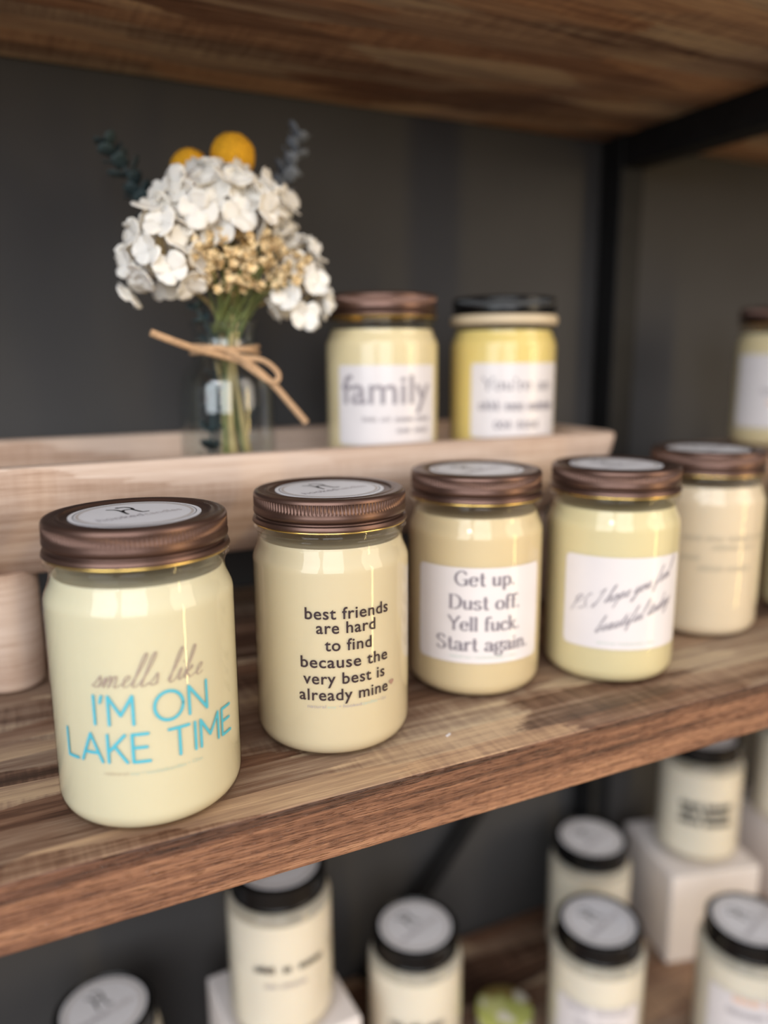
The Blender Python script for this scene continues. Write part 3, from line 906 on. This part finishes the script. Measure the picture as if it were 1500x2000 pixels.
o = add_obj('lid', lathe(tl, 96, cap0=False, cap1=False), M['lid_black']); TLID_ME = o.data; bpy.data.objects.remove(o)
TSTICK_ME = sticker_mesh(0.1242, 0.0312)


def tumbler(x, y, z, label, group):
    t = thing('candle_jar', label, 'candle', (x, y, z + 2 * LIFT), 0, group)
    link_mesh('jar', TUMB_ME, t)
    link_mesh('wax', TWAX_ME, t)
    l = link_mesh('lid', TLID_ME, t)
    link_mesh('lid_sticker', TSTICK_ME, l)
    return t


G3 = 'black-lidded candles on the lower shelf'


def cube(x, y, rz, side, h, label):
    bm = bmesh.new(); box(bm, -side / 2, side / 2, -side / 2, side / 2, 0, h, .002, 2)
    o = add_obj('display_block', bm, M['cube'], smooth=False)
    o.location = (x, y, ZL + LIFT); o.rotation_euler.z = math.radians(rz)
    return tag(o, label, 'display block', 'white blocks under candles')


HC = 0.098
cube(0.168, 0.237, 2, .097, HC, 'white block under the candle nearest the shelf edge at lower left')
cube(0.622, 0.240, -15, .098, HC, 'white block under the candle with three dense dark lines')
cube(0.790, 0.245, -10, .10, HC, 'white block at lower right edge, mostly outside the frame')
RTT = RB + 0.00035
degb = lambda d: math.radians(d) * RB

tA = tumbler(0.035, 0.2579, ZL, 'black-lidded candle at lower left corner showing mostly its lid sticker', G3)
tB = tumbler(0.167, 0.232, ZL + HC, 'black-lidded candle on white block, its lid half hidden by the shelf edge', G3)
bm = bmesh.new()
word_marks(bm, [.016, .006, .021], 0.0042, 0, .0620, .0010, gap=.006, seed=41)
word_marks(bm, [.010, .020], 0.003, degb(-5), .0490, .0006, mat=1, seed=42)
wrap(bm, RTT, -98); add_obj('printing', bm, [M['ink'], M['ink_soft']], tB, smooth=False)
tC = tumbler(0.2877, 0.2319, ZL, 'black-lidded candle standing between the left white block and the green tin', G3)
bm = bmesh.new()
word_marks(bm, [.012, .012, .016], 0.005, 0, .058, .0010, gap=.004, seed=43)
wrap(bm, RTT, -115); add_obj('printing', bm, [M['ink']], tC, smooth=False)
tD = tumbler(0.4338, 0.1663, ZL, 'black-lidded candle just right of the green tin, in front of another candle', G3)
AZ = -128
lb = add_obj('label', label_patch(degb(105), .055, .003, RB + .0003, AZ, .018), M['label'], tD)
bm = bmesh.new()
word_marks(bm, [.020, .030], 0.005, 0, .0655, .0009, gap=.004, seed=44)
word_marks(bm, [.014, .022], 0.005, 0, .053, .0009, gap=.004, seed=45)
wrap(bm, RB + .0006, AZ); add_obj('printing', bm, [M['ink_soft']], lb, smooth=False)
tE = tumbler(0.508, 0.264, ZL, 'black-lidded candle in the back row beside the white block', G3)
tF = tumbler(0.628, 0.239, ZL + HC, 'black-lidded candle with three dense dark lines on a white block', G3)
bm = bmesh.new()
for i, z in enumerate((.0625, .0535, .0445)):
    word_marks(bm, [.022, .028] if i != 1 else [.016, .030], 0.0050, 0, z, .0015, gap=.003, seed=51 + i)
wrap(bm, RTT, -127); add_obj('printing', bm, [M['ink']], tF, smooth=False)
tG = tumbler(0.5523, 0.1094, ZL, 'black-lidded candle with orange print at the lower right corner', G3)
AZ = -128
lb = add_obj('label', label_patch(degb(110), .062, .003, RB + .0003, AZ, .018), M['label'], tG)
bm = bmesh.new()
word_marks(bm, [.022, .018], 0.005, degb(4), .0735, .0012, gap=.004, seed=61)
word_marks(bm, [.030, .012], 0.005, 0, .061, .0012, gap=.004, mat=1, seed=62)
wrap(bm, RB + .0006, AZ); add_obj('printing', bm, [M['ink_orange'], M['ink_soft']], lb, smooth=False)
tH = tumbler(0.770, 0.235, ZL + HC, 'pale candle on a white block cut off by the right edge', G3)

# small green tin
tin = thing('candle_tin', 'small round tin with a leafy green lid on the lower shelf', 'tin', (0.3685, 0.211, ZL + LIFT))
add_obj('tin_body', lathe([(0, 0), (.0235, 0), (.0245, .001), (.0245, .019), (0, .019)], 48, cap0=False, cap1=False), plain('brushed_tin', (.55, .53, .48), .35, metal=.8), tin)
m, nt, bs = new_mat('leafy_print')
tc = N(nt, 'ShaderNodeTexCoord'); vo = N(nt, 'ShaderNodeTexVoronoi'); vo.inputs['Scale'].default_value = 75
nt.links.new(tc.outputs['Object'], vo.inputs['Vector'])
rp = N(nt, 'ShaderNodeValToRGB'); rp.color_ramp.interpolation = 'CONSTANT'
e = rp.color_ramp.elements
e[0].position, e[0].color = 0, (.40, .42, .12, 1)
e[1].position, e[1].color = .35, (.50, .50, .20, 1)
q = e.new(.6); q.color = (.60, .56, .46, 1)
q = e.new(.8); q.color = (.24, .17, .05, 1)
sp = N(nt, 'ShaderNodeSeparateColor'); nt.links.new(vo.outputs['Color'], sp.inputs[0]); nt.links.new(sp.outputs[0], rp.inputs[0])
nt.links.new(rp.outputs[0], bs.inputs['Base Color']); bs.inputs['Roughness'].default_value = .4
add_obj('lid', lathe([(0, .027), (.0238, .027), (.0252, .0262), (.0255, .025), (.0255, .018), (.0247, .018), (.0246, .0195), (0, .0195)], 48, cap0=False, cap1=False), m, tin)

# ------------------------------------------------------------------ vase with twine bow
VX, VY = 0.1370, 0.2085
vase = thing('bottle_vase', 'small clear bluish glass bottle vase with a twine bow in the tray', 'vase', (VX, VY, ZT))
vo_ = [(0, .0015), (.022, .0015), (.026, 0), (.029, .0015), (.0302, .006), (.0303, .05), (.0300, .066), (.0285, .073), (.0250, .079), (.0212, .083), (.0198, .087),
       (.0196, .098), (.0203, .1030), (.0215, .1045), (.0217, .1065), (.0208, .1078)]
vi_ = [(.0194, .1072), (.0179, .1020), (.0177, .088), (.0230, .0785), (.0265, .072), (.0280, .064), (.0283, .05), (.0280, .010), (.024, .0065), (0, .0065)]
add_obj('bottle', lathe(vo_ + vi_, 72, cap0=False, cap1=False), M['vase_glass'], vase)
M['twine'] = plain('jute_twine', (.52, .33, .19), .85, vary=.25, scale=700)
bm = bmesh.new()
for dz in (.0890, .0920):
    tube(bm, [(.0209 * math.cos(a), .0209 * math.sin(a), dz + .0008 * math.sin(a * 2 + dz * 900)) for a in [2 * PI * k / 40 for k in range(41)]], .0012, 8)


def W(x, y, z): return (x - VX, y - VY, z - ZT)


tube(bm, spline([W(.0862, .175, .2040), W(.098, .176, .1995), W(.112, .180, .1950), W(.130, .183, .1905), W(.142, .1825, .1870)], 8), [.0022] * 33, 8)
tube(bm, spline([W(.132, .1825, .1915), W(.144, .1805, .1860), W(.158, .179, .1740), W(.170, .178, .1600), W(.1790, .177, .1490)], 8), [.0021] * 33, 8)
tube(bm, spline([W(.140, .1815, .1900), W(.152, .178, .1880), W(.1605, .177, .1815), W(.1610, .1765, .1760), W(.1555, .1775, .1755), W(.147, .1800, .1815), W(.138, .1820, .1885)], 8), .0017, 8)
tube(bm, spline([W(.116, .1835, .1940), W(.126, .181, .1955), W(.136, .180, .1915), W(.146, .1795, .1850)], 8), .0019, 8)
add_obj('twine_bow', bm, M['twine'], vase)

# ------------------------------------------------------------------ dried flowers
M['petal'] = plain('white_petal', (.90, .855, .775), .7, sss=.25, srad=(.004, .003, .002), vary=.05, scale=45)
M['billy'] = plain('mustard_yellow_flower', (.72, .36, .012), .9, vary=.25, scale=600)
M['statice'] = plain('pale_yellow_flower', (.80, .62, .36), .8, vary=.2, scale=220)
M['statice_dark'] = plain('dried_flower_centre', (.20, .12, .03), .8)
M['stem'] = plain('green_stem', (.16, .19, .06), .7, vary=.25, scale=90)
M['stem_tan'] = plain('tan_stem', (.52, .39, .17), .7, vary=.2, scale=90)
M['euca'] = plain('dark_teal_leaf', (.035, .060, .066), .7, vary=.3, scale=60)
M['euca_grey'] = plain('grey_blue_leaf', (.17, .19, .22), .75, vary=.25, scale=60)
rnd = random.Random(5)


def petal(bm, c, d, upv, L, Wd, cup):
    """one rounded cupped petal from c along d"""
    d = d.normalized(); n = (upv - d * upv.dot(d)).normalized(); s = d.cross(n)
    nu, nv = 6, 5
    g = []
    for i in range(nu):
        t = i / (nu - 1)
        wid = Wd * (0.22 + 0.78 * math.sin(PI * min(1, t * .62 + .14)) ** .8) * (1 if t < .8 else math.sqrt(max(0.02, 1 - ((t - .8) / .2) ** 2 * .75)))
        row = []
        for k in range(nv):
            q = (k / (nv - 1) - .5) * 2
            p = c + d * (L * t) + s * (wid * q * .5) + n * (cup * L * (t * t * .5 + .35 * q * q * t) + .0005 * rnd.uniform(-1, 1))
            row.append(bm.verts.new(p))
        g.append(row)
    for i in range(nu - 1):
        for k in range(nv - 1):
            bm.faces.new((g[i][k], g[i + 1][k], g[i + 1][k + 1], g[i][k + 1]))


def floret(bm, c, out, size):
    out = out.normalized()
    ref = Vector((0, 0, 1)) if abs(out.z) < .9 else Vector((1, 0, 0))
    a = out.cross(ref).normalized(); b2 = out.cross(a)
    ph = rnd.uniform(0, PI / 2)
    for k in range(4):
        t = ph + k * PI / 2 + rnd.uniform(-.2, .2)
        d = a * math.cos(t) + b2 * math.sin(t) + out * rnd.uniform(.0, .5)
        petal(bm, c, d, out, size * rnd.uniform(.85, 1.15), size * rnd.uniform(.95, 1.2), rnd.uniform(-.1, .45))


def solid(o, t=0.0004):
    md = o.modifiers.new('thickness', 'SOLIDIFY'); md.thickness = t; md.offset = 0
    return o


NECK = Vector((VX, VY, 0.205))


def hydrangea(centre, rads, n, size, label, foot, facing=None):
    base = Vector((foot[0], foot[1], ZT + .0085))
    t = thing('hydrangea_stem', label, 'flower', base, 0, 'dried flowers in the glass vase')
    bm = bmesh.new()
    cc_ = Vector(centre)
    for i in range(n):
        ph = math.acos(1 - 2 * (i + .5) / n); th = PI * (1 + 5 ** .5) * i
        u = Vector((math.sin(ph) * math.cos(th), math.sin(ph) * math.sin(th), math.cos(ph)))
        if u.z < -.55: continue
        p = cc_ + Vector((u.x * rads[0], u.y * rads[1], u.z * rads[2])) * rnd.uniform(.80, 1.06)
        out = (u + Vector((rnd.uniform(-.35, .35), rnd.uniform(-.35, .35), rnd.uniform(-.35, .35)))).normalized()
        floret(bm, p - base, out, size)
    solid(add_obj('florets', bm, M['petal'], t))
    bm = bmesh.new()
    nk = NECK + Vector(((foot[0] - VX) * .4, (foot[1] - VY) * .4, 0))
    tube(bm, [p - base for p in spline([base, nk, (nk + cc_) / 2 + Vector((0, 0, .006)), cc_], 8)], .0012, 6)
    for i in range(9):
        u = Vector((rnd.uniform(-1, 1), rnd.uniform(-1, 1), rnd.uniform(-.2, 1))).normalized()
        tube(bm, [cc_ - base - Vector((0, 0, .01)), cc_ - base + Vector((u.x * rads[0], u.y * rads[1], u.z * rads[2])) * .8], .0006, 5)
    add_obj('stem', bm, M['stem_tan'], t)
    return t


hydrangea((.1385, .205, .2760), (.0400, .034, .0245), 84, .0112, 'large white hydrangea head at the centre of the bouquet', (.140, .210))
hydrangea((.1000, .194, .2440), (.0215, .022, .0330), 34, .0104, 'white hydrangea drooping at the left of the bouquet', (.131, .204))
hydrangea((.1810, .197, .2300), (.0175, .020, .0300), 26, .0098, 'white hydrangea drooping at the right of the bouquet', (.149, .205))


def billy(c, r, label, foot):
    base = Vector((foot[0], foot[1], ZT + .0085)); c = Vector(c)
    t = thing('billy_button', label, 'flower', base, 0, 'dried flowers in the glass vase')
    bm = bmesh.new()
    bmesh.ops.create_icosphere(bm, subdivisions=4, radius=r)
    for v in bm.verts:
        v.co *= 1 + .06 * noise.noise(v.co * 900)
        v.co += c - base
    add_obj('flower_head', bm, M['billy'], t)
    bm = bmesh.new()
    tube(bm, [p - base for p in spline([base, NECK + Vector(((foot[0] - VX) * .4, (foot[1] - VY) * .4, 0)), (NECK + c) / 2, c - Vector((0, 0, r * .9))], 8)], .001, 6)
    add_obj('stem', bm, M['stem_tan'], t)


billy((.1490, .2150, .3120), .0136, 'round mustard yellow flower ball on top of the bouquet', (.145, .214))
billy((.1250, .2260, .3040), .0125, 'mustard yellow flower ball half hidden behind white petals', (.136, .217))

# statice: many small papery cups on thin green stems
base = Vector((VX + .004, VY - .010, ZT + .0085))
st = thing('statice_bunch', 'small pale yellow dried flowers on green stems below the white petals', 'flower', base, 0, 'dried flowers in the glass vase')
bm = bmesh.new(); sm = bmesh.new()
for i in range(135):
    a = rnd.uniform(0, 2 * PI); rr = rnd.random() ** .5
    c = Vector((.1450 + .0370 * rr * math.cos(a), .1830 + .010 * rnd.uniform(-1, 1) - .004 * (1 - rr), .2440 + .0155 * rr * math.sin(a) + .004 * rnd.uniform(-1, 1)))
    out = Vector((rnd.uniform(-.9, .9), -.8 + rnd.uniform(-.4, .4), rnd.uniform(-.2, 1.2))).normalized()
    ax = out.cross(Vector((0, 0, 1))).normalized(); ay = out.cross(ax)
    L, r1 = rnd.uniform(.0034, .0052), rnd.uniform(.0024, .0036)
    n = 10
    r_a = [bm.verts.new(c - base + (ax * math.cos(2 * PI * k / n) + ay * math.sin(2 * PI * k / n)) * r1 * .3) for k in range(n)]
    r_b = [bm.verts.new(c - base + out * L + (ax * math.cos(2 * PI * k / n) + ay * math.sin(2 * PI * k / n)) * r1 * (1.15 if k % 2 else .8)) for k in range(n)]
    for k in range(n): bm.faces.new((r_a[k], r_a[(k + 1) % n], r_b[(k + 1) % n], r_b[k])).material_index = 0
    bm.faces.new(r_a[::-1]).material_index = 1
    cpt = bm.verts.new(c - base + out * L * .45)
    for k in range(n): bm.faces.new((r_b[k], r_b[(k + 1) % n], cpt)).material_index = 0 if rnd.random() < .75 else 1
    if i % 4 == 0:
        nk = NECK + Vector((rnd.uniform(-.009, .009), rnd.uniform(-.011, .003), rnd.uniform(-.004, .004)))
        tube(sm, [p - base for p in spline([nk, nk + (c - nk) * .5 + Vector((0, 0, .003)), c], 6)], .00075, 5)
for i in range(7):
    f = base + Vector((rnd.uniform(-.010, .010), rnd.uniform(-.006, .006), 0)); nk = NECK + Vector((rnd.uniform(-.010, .010), rnd.uniform(-.010, .003), 0))
    tube(sm, [p - base for p in spline([f, (f + nk) / 2 + Vector((rnd.uniform(-.003, .003), 0, 0)), nk], 6)], .0011, 6, mat=1 if i % 2 else 0)
add_obj('florets', bm, [M['statice'], M['statice_dark']], st)
add_obj('stems', sm, [M['stem'], M['stem_tan']], st)
bm = bmesh.new()
f = Vector((VX + .002, VY - .013, ZT + .0085))
tube(bm, [p - base for p in spline([f, Vector((VX - .001, VY - .010, .150)), Vector((VX + .003, VY - .008, .205)), Vector((.143, .196, .236))], 8)], .0021, 7)
add_obj('thick_stem', bm, M['stem_tan'], st)


def eucalyptus(path, mat, label, nleaf, size, start=.25):
    base = Vector(path[0])
    t = thing('eucalyptus_sprig', label, 'foliage', base, 0, 'dried flowers in the glass vase')
    pts = spline(path, 10)
    bm = bmesh.new(); tube(bm, [p - base for p in pts], .0010, 6); add_obj('stem', bm, mat, t)
    bm = bmesh.new()
    for i in range(nleaf):
        q = start + (1 - start) * i / (nleaf - 1)
        j = min(len(pts) - 2, int(q * (len(pts) - 1)))
        p = pts[j]; d = (pts[j + 1] - pts[j]).normalized()
        for s in (-1, 1):
            sv = d.cross(Vector((math.cos(i * 1.3), math.sin(i * 1.3), .2))).normalized() * s
            petal(bm, p - base, sv + d * .5, d, size * (1.15 - .5 * q) * rnd.uniform(.8, 1.2), size * .9 * (1.15 - .5 * q), .2)
    solid(add_obj('leaves', bm, mat, t))


def V(x, y, z): return (x, y, z)


eucalyptus([V(.130, .219, ZT + .0085), V(.133, .216, .20), V(.108, .238, .268), V(.0935, .250, .3000), V(.0790, .256, .3250)], M['euca'],
           'dark teal eucalyptus sprig rising at the left behind the white petals', 12, .0145, .52)
eucalyptus([V(.150, .217, ZT + .0085), V(.146, .216, .20), V(.172, .228, .272), V(.189, .232, .3070), V(.2005, .234, .3360)], M['euca_grey'],
           'grey blue eucalyptus sprig rising at the right behind the white petals', 12, .0138, .50)
eucalyptus([V(.143, .222, ZT + .0085), V(.142, .219, .20), V(.150, .236, .280), V(.1580, .246, .3330)], M['euca'],
           'short dark eucalyptus tip just above the yellow flower ball', 9, .008, .55)
eucalyptus([V(.123, .207, ZT + .0085), V(.1245, .205, .135), V(.1275, .205, .165), V(.130, .205, .195), V(.118, .203, .222)], M['euca'],
           'dark leafy sprig inside the left of the glass vase', 11, .0105, .05)

# chip of white wood on the shelf in front of the candles
bm = bmesh.new(); box(bm, -.0016, .0016, -.0005, .0005, 0, .0006, .0001, 1)
o = add_obj('wood_chip', bm, M['sticker'], smooth=False)
o.location = (.1964, .0262, LIFT); o.rotation_euler.z = .5
tag(o, 'tiny white chip lying on the shelf right of the best friends candle', 'debris')
